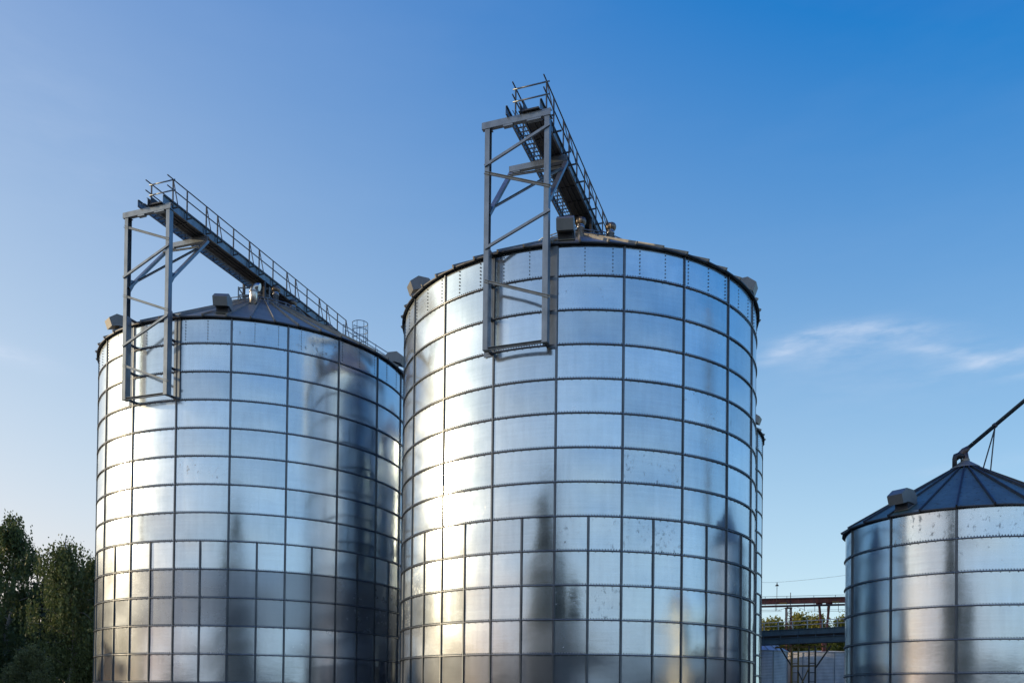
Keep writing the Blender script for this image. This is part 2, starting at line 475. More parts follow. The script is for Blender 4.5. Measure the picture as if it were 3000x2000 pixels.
# frame around the hatch at the top of the left silo's roof
fr = MB()
for sx in (-1, 1):
    for sy in (-1, 1):
        fr.bar((sx*.75 - .2, sy*.75, roofL(1.05) - .05), (sx*.75 - .2, sy*.75, zL + 4.25), .05, .05)
for z in (zL + 3.85, zL + 4.2):
    for sx in (-1, 1):
        fr.bar((sx*.75 - .2, -.75, z), (sx*.75 - .2, .75, z), .04, .05); fr.bar((-.95, sx*.75, z), (.55, sx*.75, z), .04, .05)
fr.bar((-.95, -.75, zL + 3.5), (-.95, .75, zL + 4.2), .04, .04); fr.bar((-.95, -.75, zL + 3.6), (.55, -.75, zL + 4.2), .04, .04)
fr.build('hatch_frame', STEEL, siloL)
MB().lathe([(.30, zL + 3.7), (.30, zL + 4.15), (.22, zL + 4.3), (.22, zL + 4.45)], 20).build('inlet_duct', STEEL, siloL)
MB().lathe([(.30, zR + 3.7), (.30, zR + 4.05), (.22, zR + 4.1)], 20).build('inlet_duct', STEEL, siloR)

# caged roof ladder with its stair rail, left silo
th_s = az(None, 92)
cg = MB(); cpos = Vector((4.72, .45, 0)); zc = roofL(4.75)
for z in np.linspace(zc + .15, zc + 1.68, 5):
    cg.path([cpos + Vector((.38*math.cos(a), .38*math.sin(a), z)) for a in np.linspace(-PI*.85, PI*.85, 17)], .018, 5)
for a in np.linspace(-PI*.85, PI*.85, 7):
    cg.bar(cpos + Vector((.385*math.cos(a), .385*math.sin(a), zc - .1)), cpos + Vector((.385*math.cos(a), .385*math.sin(a), zc + 1.70)), .03, .014)
cage = cg.build('ladder_cage', STEEL, siloL)
sr_ = MB()
for off in (-.3, .3):
    t = Vector((math.cos(th_s), -math.sin(th_s), 0)) * off
    for hh in (.45, .92):
        sr_.tube(rad(th_s, 4.0, roofL(4.0) + hh) + t, rad(th_s, 7.1, roofL(7.1) + hh*.9) + t, .02, 6)
    for r in (4.0, 4.8, 5.6, 6.4, 7.1):
        sr_.bar(rad(th_s, r, roofL(r) - .02) + t, rad(th_s, r, roofL(r) + .92) + t, .035, .035)
    sr_.bar(rad(th_s, 3.6, roofL(3.6) + .1) + t, rad(th_s, 7.15, roofL(7.15) + .1) + t, .03, .09)
for r in np.linspace(3.7, 7.1, 14):
    t = Vector((math.cos(th_s), -math.sin(th_s), 0)) * .3
    sr_.bar(rad(th_s, r, roofL(r) + .12) - t, rad(th_s, r, roofL(r) + .12) + t, .1, .02)
sr_.build('roof_stair', STEEL, siloL)

# ------------------------------------------------------------------ overhead conveyor with walkway, braced on a frame at the silo's front
ZB = HC + 19.95                       # top of the cross beam
def make_conveyor(label, c, dz, c_end):
    az_ = R_(19.5)
    t = thing('overhead_conveyor', label, 'conveyor', (c[0], c[1], dz), -az_, 'overhead conveyors')
    P = lambda u, v, z: (u, v, z)
    V0 = -7.54
    zb = HC + 12.2
    for u in (-1.15, .96):
        mb = MB()
        s = 1 if u < 0 else -1
        mb.chan((u, V0, zb), (u, V0, ZB - .22), .17, .22, .016, up=(0, 1, 0), flip=-s)
        mb.box((u, V0, ZB - .235), (.26, .26, .025))
        post = mb.build('post', STEEL, t)
        # lower casing between the post and the wall
        cs = MB()
        cs.box((u + s*.01, V0 + .03, zb + 1.72), (.20, .25, 3.44))
        for q in range(24): cs.box((u + s*.114, V0 - .03, zb + .12 + q*.14), (.014, .03, .03)); cs.box((u + s*.06, V0 - .10, zb + .12 + q*.14), (.03, .014, .03))
        cs.build('casing', STEEL, post)
        wallv = -math.sqrt(RB**2 - u*u)
        for z in (zb + .05, zb + 1.2, zb + 2.35, zb + 3.4):
            bk = MB().bar((u + s*.05, V0 + .1, z), (u + s*.05, wallv + .02, z), .07, .09)
            bk.build('wall_bracket', STEEL_DK, post)
        pl = MB().box((u - s*.10, wallv - .012, zb + 1.72), (.30, .02, 3.5)); pl.build('back_plate', STEEL, post)
    mb = MB().chan((-1.36, V0 - .02, ZB - .11), (1.08, V0 - .02, ZB - .11), .16, .22, .014, flip=-1)
    mb.box((-.42, V0 - .02, ZB - .25), (.34, .15, .06)); mb.box((.5, V0 - .02, ZB - .25), (.5, .15, .05))
    mb.build('cross_beam', STEEL, t)
    MB().chan((-1.24, V0 - .06, zb + .03), (1.06, V0 - .06, zb + .03), .09, .09, .01).build('cross_beam', STEEL, t)
    vb = V0 - .12
    zig = [(-1.25, 19.36, 1.05, 18.45), (1.05, 18.22, -1.25, 17.24), (-1.25, 16.5, 1.05, 15.58), (1.05, 15.38, -1.22, 14.4), (-1.22, 13.62, 1.1, 12.70)] if dz > -.1 else \
          [(1.06, 19.38, -1.23, 18.44), (-1.23, 18.22, 1.1, 17.32), (1.1, 16.53, -1.19, 15.62), (-1.19, 14.53, 1.12, 13.66)]
    for (a, za, b, zb2) in zig:
        MB().chan((a, vb, HC + za), (b, vb, HC + zb2), .07, .085, .01).build('brace', STEEL, t)
    # knee-braced second beam
    vk = -5.2
    MB().chan((-1.22, vk, ZB - .21), (.98, vk, ZB - .21), .16, .2, .014, flip=-1).box((-.95, vk, ZB - .33), (.3, .14, .05)).build('cross_beam', STEEL, t)
    for u in (-1.15, .92):
        kb = MB().chan((u, V0 + .06, HC + 16.85), (u, vk - .02, ZB - .34), .1, .17, .012, up=(1, 0, 0), flip=1)
        kb.add([(u - .02, V0 + .1, HC + 16.6), (u - .02, V0 + .1, HC + 17.25), (u - .02, V0 + .5, HC + 17.35), (u + .02, V0 + .1, HC + 16.6), (u + .02, V0 + .1, HC + 17.25), (u + .02, V0 + .5, HC + 17.35)],
               [(0, 1, 2), (5, 4, 3), (0, 3, 4, 1), (1, 4, 5, 2), (2, 5, 3, 0)])
        kb.build('knee_brace', STEEL, t)
    MB().chan((-1.15, vk - .35, ZB - .62), (.92, vk - .52, ZB - .82), .07, .06, .01).build('brace', STEEL, t)
    MB().chan((-1.15, V0 + .5, HC + 17.35), (.92, vk - .6, ZB - .92), .07, .07, .01).build('brace', STEEL, t)
    # walkway: two stringers, rungs
    v0, v1 = V0 - .25, 6.95
    wk = MB()
    for u, fl in ((-.42, 1), (.03, -1)):
        wk.chan((u, v0, ZB + .15), (u, v1, ZB + .15), .06, .29, .012, flip=fl)
    q = v0 + .4
    while q < v1:
        wk.bar((-.40, q, ZB + .06), (.02, q, ZB + .06), .05, .025); q += .235
    for u in (-.30, -.20, -.10):
        wk.bar((u, v0, ZB + .085), (u, v1, ZB + .085), .012, .03)
    wk.build('walkway', STEEL, t)
    # conveyor trough beside it
    tr = MB()
    tr.box((.40, (v0+v1)/2, ZB + .035), (.60, v1 - v0 - .1, .05))
    tr.chan((.14, v0 + .05, ZB + .18), (.14, v1, ZB + .18), .07, .36, .012, flip=-1)
    tr.box((.32, (v0+v1)/2, ZB - .005), (.06, v1 - v0 - .4, .03)); tr.box((.50, (v0+v1)/2, ZB - .005), (.05, v1 - v0 - .4, .03))
    q = v0 + .6
    while q < v1:
        tr.bar((.12, q, ZB - .005), (.70, q, ZB - .005), .06, .028); q += 1.0
    tr.box((.40, v1 - 2.2, ZB + .32), (.5, 4.2, .02))
    trough = tr.build('trough', STEEL_DK, t)
    MB().chan((.745, v0 + .12, ZB + .17), (.745, v1, ZB + .17), .07, .37, .012, flip=1).build('side_girder', STEEL, t)
    # handrails
    zt, zm = HC + 21.2, HC + 20.78
    for u, sgn in ((.79, 1), (-.31, -1)):
        hr = MB()
        for z in (zt, zm):
            hr.tube((u, V0 + .03, z), (u, v1 - .35, z), .024, 8)
        hr.build('handrail', STEEL_DK, t)
        A = [-7.18, -5.14, -4.4, -2.15, -1.4, .85, 1.6, 3.8, 4.55, 6.55]; Pn = [-6.34, -3.3, -.3, 2.65, 5.65]
        for v in A + Pn:
            pm = MB().bar((u, v, ZB + .02), (u, v, zt), .045, .045, up=(0, 1, 0))
            if sgn > 0: pm.bar((u - sgn*.02, v, ZB + .05), (u + sgn*.29, v, ZB + .05), .04, .045)
            if v in A and sgn > 0: pm.bar((u + sgn*.27, v, ZB + .06), (u + sgn*.01, v, zt - .02), .03, .03, up=(0, 1, 0))
            pm.build('rail_post', STEEL_DK, t)
    for v, lo in ((-7.2, 1),):
        for z in (zt - .03, zm - .04):
            MB().tube((-.40, v, z), (.90, v, z), .026, 8).build('end_rail', STEEL, t)
    # feet standing on the roof
    for v in (-.9, 3.6):
        for u in (-.42, .74):
            r = math.hypot(u, v)
            MB().chan((u, v, zL - dz*0 + (RB - r)*.577 - .1), (u, v, ZB), .1, .1, .012, up=(0, 1, 0)).build('strut', STEEL_DK, t)
    return t
make_conveyor('overhead conveyor with handrails on the left silo', CL, 0.0, None)
make_conveyor('overhead conveyor with handrails on the largest silo', CR, -.36, None)

# ------------------------------------------------------------------ grain spout on the small silo
zc = roofS(0)
sp = thing('grain_spout', 'grey grain spout pipe rising to the right from the small silo roof', 'pipe', (CS[0], CS[1], zc), 0)
ztop = HC + 9.9
A = Vector((17.42 - CS[0], 0, ztop - zc)); B = Vector((19.20 - CS[0], 32.36 - 33.116, HC + 11.54 - zc)); D = (B - A).normalized()
END = A + D*18.4
MB().tube(A - D*.05, END, .078, 16).build('pipe', metal('spout_paint', (.05, .075, .095), .45, .5, .06), sp)
for q in (1.27, 4.4, 7.0):
    MB().tube(A + D*(q - .05), A + D*(q + .05), .098, 16).build('pipe_collar', STEEL_DK, sp)
bt = MB().path([A + D*.12, A - D*.08, A - D*.30, A - D*.50 + Vector((-.02, 0, -.02))], [.085, .14, .115, .10], 14)
bt.path([A - D*.1 + Vector((.02, 0, -.02)), Vector((.03, 0, .20)), Vector((.02, 0, .02))], [.12, .105, .125], 14)
bt.build('boot', metal('brown_boot', (.16, .13, .12), .5, .7), sp)
MB().path([Vector((-.43, -.05, -.25)), Vector((-.43, -.05, .18)), Vector((-.40, -.05, .27)), Vector((-.28, -.04, .32)), Vector((-.12, -.02, .25))], [.085, .085, .10, .11, .105], 14).build('elbow', STEEL_DK, sp)
top = A + D*1.27 - Vector((0, 0, .12))
for ex, ey in ((.42, -.5), (.78, -.35)):
    r = math.hypot(ex, ey)
    MB().bar(top, (ex, ey, roofS(r) - zc + .04), .035, .035).build('strut', STEEL_DK, sp)
MB().bar((.70, -.38, roofS(.79) - zc + .03), (.88, -.38, roofS(.95) - zc + .03), .12, .05).build('strut_foot', STEEL_DK, sp)

# ------------------------------------------------------------------ background plant between the big and the small silo
def line_pt(a, b, s): return tuple(a[i] + (b[i] - a[i])*s for i in range(3))
# blue-grey conveyor gallery on two girders
GA, GB = (22.0, 104.2), (45.0, 90.3)
ga = math.atan2(GB[1]-GA[1], GB[0]-GA[0]); glen = math.hypot(GB[0]-GA[0], GB[1]-GA[1])
gal = thing('conveyor_gallery', 'blue grey conveyor gallery on double girders between the silos', 'gallery', (GA[0], GA[1], 0), ga)
for z0, z1, nm in ((9.17, 10.44, 0), (8.92, 0, 1)):
    pass
gal.rotation_euler = (0, R_(-1.1), ga)
g0, g1 = HC + 6.72, HC + 8.36
def girder(z0, z1):
    mb = MB(); mb.box((glen/2, 0, (z0+z1)/2), (glen, .10, z1 - z0))
    for z in (z0 + .03, z1 - .03): mb.box((glen/2, -.06, z), (glen, .24, .06))
    x = .7
    while x < glen: mb.box((x, -.08, (z0+z1)/2), (.10, .06, z1 - z0 - .13)); x += 1.95
    return mb
girder(g1 - .66, g1).build('girder', BLUES, gal); girder(g0, g0 + .70).build('girder', BLUES, gal)
bk = MB().box((glen/2, 1.4, g0 + .8), (glen, .1, 1.6)); bk.box((glen/2, .7, g0 + .02), (glen, 1.3, .04))
bk.build('back_panel', DARKS, gal)
x = .7; 
while x < glen:
    MB().box((x, -.02, (g0+g1)/2), (.09, .07, .46)).build('web_post', BLUES, gal); x += 1.95
x = .5
while x < glen:
    MB().bar((x, -.02, g1), (x, -.02, g1 + .88), .10, .10, up=(0, 1, 0)).build('rail_post', STEEL, gal); x += 1.62
for z in (.45, .88): MB().tube((0, -.02, g1 + z), (glen, -.02, g1 + z), .045, 6).build('handrail', CORR, gal)

# yellow steel support tower with ladder under the gallery
tw = thing('support_tower', 'braced steel tower with yellow legs holding up the grey gallery', 'tower', (32.9, 98.0, 0), ga)
zt = g0 - .03
for x, y, m in ((-1.05, 0, OLIVE), (-.38, .2, OLIVE), (.85, 0, DARKS), (1.5, .2, DARKS)):
    MB().chan((x, y, 0), (x, y, zt), .17, .2, .03, up=(0, 1, 0)).build('leg', m, tw)
for z in np.arange(.4, zt, 1.05):
    MB().bar((.85, .1, z), (1.5, .1, z), .05, .09).build('rung', DARKS, tw)
    MB().bar((-1.05, .1, z), (-.38, .1, z), .05, .07).build('rung', OLIVE, tw)
MB().bar((-.38, -.05, 5.9), (1.4, -.05, 1.9), .1, .12).build('brace', DARKS, tw)
MB().bar((.9, -.12, 6.2), (-.9, -.12, 2.2), .1, .12).build('brace', OLIVE, tw)
MB().bar((-1.05, .02, 6.4), (1.5, .02, 6.4), .12, .16).build('brace', OLIVE, tw)
MB().bar((1.55, .2, 6.2), (3.2, .2, zt), .13, .16).build('brace', DARKS, tw)
MB().bar((-1.0, .2, 6.2), (-2.5, .2, zt), .13, .16).build('brace', DARKS, tw)
tb = MB(); tb.box((-.2, .3, zt - .1), (5.6, .35, .2)); tb.build('head_beam', OLIVE, tw)

# red-brown conveyor bridge
BR = 112.0
br = thing('conveyor_bridge', 'rusty red conveyor bridge with thin rails above the gallery', 'bridge', (38, BR, 0), 0)
zb0 = HC + 13.50
sl = (13.68 - 13.31) / (43.28 - 32.72)
def bz(x): return zb0 + x*sl
bm = MB().sect((-16, 0, bz(-16)), (16, 0, bz(16)), [(-.5, -.31), (.5, -.31), (.5, .31), (-.5, .31)])
for q in range(-10, 11): bm.box((q*1.55, -.52, bz(q*1.55)), (.07, .05, .60))
bm.sect((-16, -.56, bz(-16) + .28), (16, -.56, bz(16) + .28), [(-.08, -.03), (.08, -.03), (.08, .03), (-.08, .03)])
bm.build('girder', RUST, br)
MB().sect((-16, 0, bz(-16) + .33), (16, 0, bz(16) + .33), [(-.56, 0), (.56, 0), (.56, .06), (-.56, .06)]).build('cover', STEEL, br)
for dz_ in (.62,):
    MB().tube((-16, -.5, bz(-16) + dz_), (16, -.5, bz(16) + dz_), .025, 6).build('handrail', STEEL_DK, br)
for x in (-2.5, 1.0, 3.8, 6.6, -5.3, -8.1, 9.4):
    MB().bar((x, -.5, bz(x) - .5), (x, -.5, bz(x) + .62), .05, .05, up=(0, 1, 0)).build('rail_post', STEEL_DK, br)
for (x, w) in ((-3.3, 1.0), (3.5, .9)):
    MB().box((x + .3, -.59, bz(x) - .27), (w, .03, .09)).build('marking_strip', metal('yellow_paint', (.45, .25, .03), .6, 0), br)
for x0 in (1.88, 3.18):
    g = MB(); g.prism([(-.3, bz(x0) - .31), (.3, bz(x0) - .31), (.1, bz(x0) - .62), (-.1, bz(x0) - .62)], x0 - .35, x0 + .35)
    g.bar((x0, 0, bz(x0) - .5), (2.55 + (x0 - 2.53)*.12, 0, 9.0), .24, .26, up=(0, 1, 0))
    g.build('v_leg', RUST, br)
MB().bar((2.55, 0, 9.1), (2.55, 0, 0), .5, .4, up=(0, 1, 0)).build('column', RUST, br)
# pipe slung beneath the bridge
pp = thing('pipe_run', 'dark brown pipe running level below the red bridge', 'pipe', (38, BR - .9, 0), 0)
zp = HC + 12.80
MB().tube((-16, 0, zp - 16*sl), (16, 0, zp + 16*sl), .135, 12).build('pipe', RUSTP, pp)
for dz_ in (-.55, -.75):
    MB().tube((-16, 0, zp + dz_ - .4), (-3.3, 0, zp + dz_ - .05), .02, 5).build('cable', STEEL_DK, pp)
    MB().tube((0, 0, zp + dz_ - .02), (16, 0, zp + dz_ + .3), .02, 5).build('cable', STEEL_DK, pp)
for x in (-4.1, -.35, 1.0, 2.6, 4.05): MB().bar((x, 0, zp - .75), (x, 0, zp + .35), .05, .05, up=(0, 1, 0)).build('hanger', STEEL_DK, pp)
MB().tube((-3.7, 0, zp - .7), (-2.4, 0, zp - .2), .02, 5).build('cable', STEEL_DK, pp)
MB().tube((-1.3, 0, zp - .2), (-.2, 0, zp - .62), .02, 5).build('cable', STEEL_DK, pp)
# lattice mast
lt = thing('lattice_mast', 'narrow brown lattice mast carrying the pipe below the red bridge', 'mast', (35.83, BR - .45, 0), 0)
for sx in (-.29, .29):
    MB().bar((sx, 0, 0), (sx, 0, zp - .2), .12, .12, up=(0, 1, 0)).build('leg', RUST, lt)
    MB().bar((sx, .5, 0), (sx, .5, zp - .2), .10, .12, up=(0, 1, 0)).build('leg', RUSTP, lt)
for i, z in enumerate(np.arange(8.2, zp - .5, .62)):
    MB().bar((-.29, -.02, z), (.29, -.02, z), .06, .07).build('rung', RUSTP, lt)
    s = 1 if i % 2 else -1
    MB().bar((-.29*s, .02, z), (.29*s, .02, z + .62), .05, .05).build('lacing', RUSTP, lt)
MB().box((0, .25, zp - .28), (.75, .8, .12)).build('saddle', RUSTP, lt)
MB().bar((.14, -.1, zp - .2), (.14, -.1, HC + 14.5), .07, .07, up=(0, 1, 0)).build('top_post', RUSTP, lt)
# lamp on a pole, and the cable strung from it
lp = thing('pole_lamp', 'cone shaded lamp on a thin pole above the red bridge', 'lamp', (34.12, BR - .75, 0), 0)
MB().tube((0, 0, zp - .7), (.02, 0, HC + 15.35), .035, 8).build('pole', STEEL_DK, lp)
MB().lathe([(.02, .42), (.05, .40), (.06, .2), (.24, .02), (.25, -.02), (.02, .0)], 16, (.02, 0, HC + 15.33)).build('lamp_shade', DARKS, lp)
cb = MB()
pts = []
for s in np.linspace(0, 1, 25):
    x = 24 + (50 - 24)*s; z = HC + 15.72 + .06*max(0, (x - 33))**1.32 * .85 + .003*(x-34)**2*(x < 34)
    pts.append((x - 37, 0, z))
tag(MB().path(pts, .014, 5).build('power_cable', STEEL_DK, None, (37, BR - .8, 0)), 'thin cable strung across the sky from the pole lamp', 'cable')

def corr_silo(label, c, R, ze, n, cone, w, eave_rib=24):
    s = thing('corrugated_silo', label, 'silo', (c[0], c[1], 0), 0, 'small corrugated silos behind')
    prof = []; z = 0
    while z < ze: prof += [(R, z), (R + .035, z + .09)]; z += .18
    prof.append((R, ze))
    MB().lathe(prof, 72, smooth=False).build('wall', CORR, s)
    for k in range(n):
        th = 2*PI*k/n + w
        MB().box((0, R + .06, ze/2), (.11, .06, ze)).build('stiffener', STEEL, s, (0, 0, 0), -th)
    rf = MB().lathe([(R + .12, ze - .02), (R + .10, ze + .02), (.4, ze + cone), (0, ze + cone + .05)], 48, smooth=False)
    ro = rf.build('roof', CORR, s)
    for k in range(eave_rib):
        th = 2*PI*k/eave_rib
        MB().bar((0, R + .12, ze + .05), (0, .4, ze + cone + .04), .07, .07).build('roof_rib', STEEL, ro, (0, 0, 0), -th)
    return s
corr_silo('small corrugated silo with a ribbed cone roof left of the yellow tower', (29.3, 108.0), 5.0, 8.5, 10, 2.9, .2)
corr_silo('wide corrugated silo half hidden behind the yellow tower', (42.0, 118.0), 8.6, 8.75, 14, .6, .12, 30)

corr_silo('unseen big corrugated silo added to shade the grey gallery, behind the largest silo', (16.5, 95.0), 7.0, 15.5, 16, 3.8, .1)  # out of sight; added so its shadow falls across the gallery

# ------------------------------------------------------------------ trees
def quads(name, C, S, mat, parent, loc=(0, 0, 0), hang=0.0, seed=0):
    """leaf faces: C centres (n,3), S sizes (n,)"""
    g = np.random.default_rng(seed); n = len(C)
    a = g.normal(size=(n, 3)); a[:, 2] *= (1 - hang*.4); a /= np.linalg.norm(a, axis=1)[:, None]
    b = g.normal(size=(n, 3)); b[:, 2] -= hang*2.5
    b -= (b*a).sum(1)[:, None]*a; b /= np.linalg.norm(b, axis=1)[:, None]
    c = np.cross(a, b)
    L = (S*.5)[:, None]*b; W = (S*.30)[:, None]*c
    V = np.empty((n, 4, 3), np.float32)
    V[:, 0] = C - L; V[:, 1] = C + W; V[:, 2] = C + L; V[:, 3] = C - W
    me = bpy.data.meshes.new(name)
    me.vertices.add(4*n); me.vertices.foreach_set('co', V.reshape(-1))
    me.loops.add(4*n); me.loops.foreach_set('vertex_index', np.arange(4*n, dtype=np.int32))
    me.polygons.add(n); me.polygons.foreach_set('loop_start', np.arange(0, 4*n, 4, dtype=np.int32))
    try: me.polygons.foreach_set('loop_total', np.full(n, 4, np.int32))
    except Exception: pass
    me.materials.append(mat); me.update(calc_edges=True); me.validate()
    at = me.attributes.new('leaf', 'FLOAT', 'FACE'); at.data.foreach_set('value', g.random(len(me.polygons)).astype(np.float32))
    return link(name, me, parent, loc)

def grow(h, w, seed, nl, leaf, weep=0.0, base=.12, clump=.55, tipw=.12, nb=46, round_=.8):
    """limbs of a trunk and leaf centres gathered round their twigs"""
    g = np.random.default_rng(seed)
    tr = MB()
    ax = [(0, 0, 0)]; p = Vector((0, 0, 0))
    k = 9
    for i in range(1, k + 1):
        p = p + Vector((g.normal(0, .012*h), g.normal(0, .012*h), h*.97/k)); ax.append(tuple(p))
    rr = [h*.014*(1 - .93*i/k) + .012 for i in range(k + 1)]
    tr.path(ax, rr, 8)
    def axis(t):
        q = t*k; i = min(int(q), k-1); s = q - i
        return Vector(ax[i])*(1-s) + Vector(ax[i+1])*s
    tw = []
    for j in range(nb):
        t = base + (1 - base)*((j + g.random())/nb)**.85
        t = min(t, .985)
        prof = math.sin(PI*min(1, ((t - base)/(1 - base))**round_*.93 + .07))**.75
        ln = w*.5*(tipw + (1 - tipw)*prof)*g.uniform(.55, 1.12)
        a = j*2.399 + g.normal(0, .5)
        up = g.uniform(.15, .75) + .5*t
        st = axis(t*.93); d = Vector((math.cos(a), math.sin(a), up)).normalized()
        pts = [st]; q = st.copy(); dd = d.copy()
        m = 5
        for i in range(m):
            q = q + dd*ln/m; dd = (dd + Vector((g.normal(0, .12), g.normal(0, .12), g.normal(0, .1) - .10 - weep*.16))).normalized(); pts.append(q.copy())
        tr.path(pts, [max(.012, h*.0045*(1 - t*.6))*(1 - i/m*.8) for i in range(m + 1)], 5)
        for i in range(1, m + 1):
            for r in range(2 if i < m else 3):
                tw.append((pts[i] + Vector(tuple(g.normal(0, .05*w, 3))), i/m, t))
    tw.append((Vector(ax[-1]), 1.0, 1.0)); tw.append((Vector(ax[-1]) - Vector((0, 0, h*.03)), 1.0, 1.0))
    cen = np.array([list(q[0]) for q in tw]); wt = np.array([.35 + .65*q[1] for q in tw]); wt *= g.uniform(.25, 1.5, len(tw)); wt /= wt.sum()
    idx = g.choice(len(tw), nl, p=wt)
    off = g.normal(0, 1, (nl, 3)) * (clump * (w/6) * .42)
    if weep:
        drop = g.random(nl)**1.3 * weep*1.7
        off[:, 2] -= drop; off[:, :2] *= .75
        # strands: leaves of one clump share a few plumb lines
        ph = g.integers(0, 5, nl); jx = np.sin(idx*12.9898 + ph*78.233)*43758.5453; jy = np.sin(idx*39.425 + ph*11.17)*24634.6345
        off[:, 0] = (jx - np.floor(jx) - .5)*clump*(w/6)*1.5 + g.normal(0, .05, nl); off[:, 1] = (jy - np.floor(jy) - .5)*clump*(w/6)*1.5 + g.normal(0, .05, nl)
    C = cen[idx] + off
    C[:, 2] = np.maximum(C[:, 2], .2)
    return tr, C, g.uniform(.6, 1.35, nl)*leaf

def tree(label, loc, h, w, seed, nl, leaf, mat, bark, group=None, cat='tree', name='birch_tree', **kw):
    t = thing(name, label, cat, loc, random.random()*6, group)
    tr, C, S = grow(h, w, seed, nl, leaf, **kw)
    tr.build('trunk', bark, t)
    quads('crown', C, S, mat, t, hang=1.0 if kw.get('weep') else .2, seed=seed)
    return t

tree('tallest dark birch at the left edge of the picture', (-35.3, 60, 0), 15.2, 6.0, 11, 25000, .20, LEAF_BIRCH, BARK, weep=.35, base=.1, clump=.6, tipw=.2)
tree('weeping birch with a pale trunk right beside the left silo', (-28.1, 54.5, 0), 12.5, 6.0, 12, 26000, .18, LEAF_BIRCH, BARK, weep=.85, base=.08, clump=.62, tipw=.2)
tree('narrow birch half hidden behind the edge of the left silo', (-27.2, 57.5, 0), 11.9, 4.6, 13, 14000, .20, LEAF_BIRCH, BARK, weep=.5, base=.1, tipw=.12)
tree('small pale green birch in the lower left corner', (-25.6, 45.5, 0), 4.75, 2.6, 14, 12000, .11, leafmat('young_leaves', (.07, .10, .045), (.16, .20, .09)), BARK, weep=.0, base=.08, clump=.6, tipw=.15)
tree('dark leafy tree filling the gap behind the two tall birches', (-32.0, 66, 0), 8.6, 8.5, 15, 26000, .26, LEAF_DARK, BARKD, name='leafy_tree', base=.05, clump=.7)
tree('dense dark leafy tree low under the tall birch at the left edge', (-35.2, 54, 0), 7.2, 6.5, 16, 20000, .2, LEAF_DARK, BARKD, name='leafy_tree', base=.04, clump=.7)
FT = [('left most sunlit tree under the red bridge', 40.6, 15.4, 5.2), ('sunlit tree seen through the lattice mast', 43.0, 15.9, 4.6), ('tallest sunlit tree in the gap under the red bridge', 46.2, 17.0, 5.6), ('sunlit tree behind the leaning red legs', 48.6, 16.4, 4.4), ('sunlit tree beside the left edge of the small silo', 52.3, 16.4, 6.2), ('low sunlit tree seen under the gallery beside the small silo', 53.8, 11.0, 7.0)]
for i, (lb, x, h, w) in enumerate(FT):
    tree(lb, (x, 135 + (i*7 % 5), 0), h, w*1.35, 30 + i, 11000, .42, LEAF_FAR, BARKD, 'sunlit trees beyond the plant', name='leafy_tree', base=.1, clump=.8, tipw=.3)

# trees that stand behind the camera and are seen mirrored in the silos
for i, (lb, x, y, h, w) in enumerate([('tallest tree mirrored as a dark column in both big silos', -12.0, -3, 18.4, 10.5), ('broad tree mirrored left of the dark column', -17.5, -5, 13.0, 8.0), ('round tree mirrored right of the dark column', -6.5, -6, 13.6, 7.0), ('squat tree mirrored low in the small silo and the largest silo', -1.0, -9, 10.5, 8.0)]):
    tree(lb, (x, y, 0), h, w, 50 + i, 22000, .36, LEAF_DARK, BARKD, name='leafy_tree', base=.05, clump=.9, tipw=.3)

def wood(label, spots, seed, leaf):
    g = np.random.default_rng(seed); Cs = []; Ss = []
    for x, y, h, w, n in spots:
        u = g.normal(size=(n, 3)); u /= np.linalg.norm(u, axis=1)[:, None]; u *= (g.random(n)**.4)[:, None]
        z = (u[:, 2]*.5 + .5)
        tp = np.clip(1.25 - z, .25, 1.0)
        C = np.stack([x + u[:, 0]*w*.5*tp, y + u[:, 1]*w*.5*tp, .3 + z*h], 1)
        C += g.normal(0, .25, (n, 3)); Cs.append(C); Ss.append(g.uniform(.6, 1.4, n)*leaf)
    o = quads('wood', np.concatenate(Cs), np.concatenate(Ss), LEAF_WOOD, None, seed=seed)
    tag(o, label, 'wood', kind='stuff')
sp1 = [(-61 + random.uniform(-5, 3), y + random.uniform(-2, 2), random.uniform(14, 18.5), random.uniform(7, 10), 1500) for y in range(16, 100, 6)]
sp1 += [(-48 + random.uniform(-3, 3), y, random.uniform(11, 15), 8, 1500) for y in range(58, 100, 7)]
wood('dark wood on the left mirrored in the lower tiers of the left silo', sp1, 5, 1.0)
sp2 = []
for d in range(-70, 96, 4):
    a = R_(d); dist = random.uniform(105, 135)
    sp2.append((dist*math.sin(a), -dist*math.cos(a), random.uniform(6, 10.5), 11, 700))
sp3 = [(44 + 3.2*q + random.uniform(-2, 2), 40 + (q*11) % 26 + random.uniform(-2, 2), random.uniform(14.5, 17.5), 9, 1500) for q in range(7)]
sp3 += [(50 + random.uniform(-4, 6), y, random.uniform(13, 17), 9, 1500) for y in range(36, 74, 5)]
wood('dark wood on the right mirrored low at the right edge of the largest silo', sp3, 8, 1.0)
wood('low far wood mirrored in the lowest tiers of the silos', sp2, 6, 1.3)

# bright tank and the bucket elevator off to the right: mirrored in the largest silo, and the spout hangs from the elevator
tk = thing('storage_tank', 'shiny storage tank mirrored as a golden streak in the largest silo', 'tank', (34.5, 13.6, 0))
MB().lathe([(4.4, 0), (4.4, 8.8), (4.3, 8.95), (.6, 10.2), (0, 10.25)], 64).build('shell', metal('tank_sheet', (.92, .82, .60), .30, 1.0, .1), tk)
for z in (2.2, 4.4, 6.6, 8.5): MB().path([(4.42*math.cos(a), 4.42*math.sin(a), z) for a in np.linspace(0, 2*PI, 48, endpoint=False)], .05, 6, closed=True).build('hoop', STEEL, tk)
el = thing('bucket_elevator', 'tall bucket elevator leg that feeds the spout of the small silo', 'elevator', (31.5, 27.2, 0), R_(20))
MB().box((-.55, 0, 12.5), (.5, .75, 25)).build('casing', STEEL, el); MB().box((.55, 0, 12.5), (.5, .75, 25)).build('casing', STEEL, el)
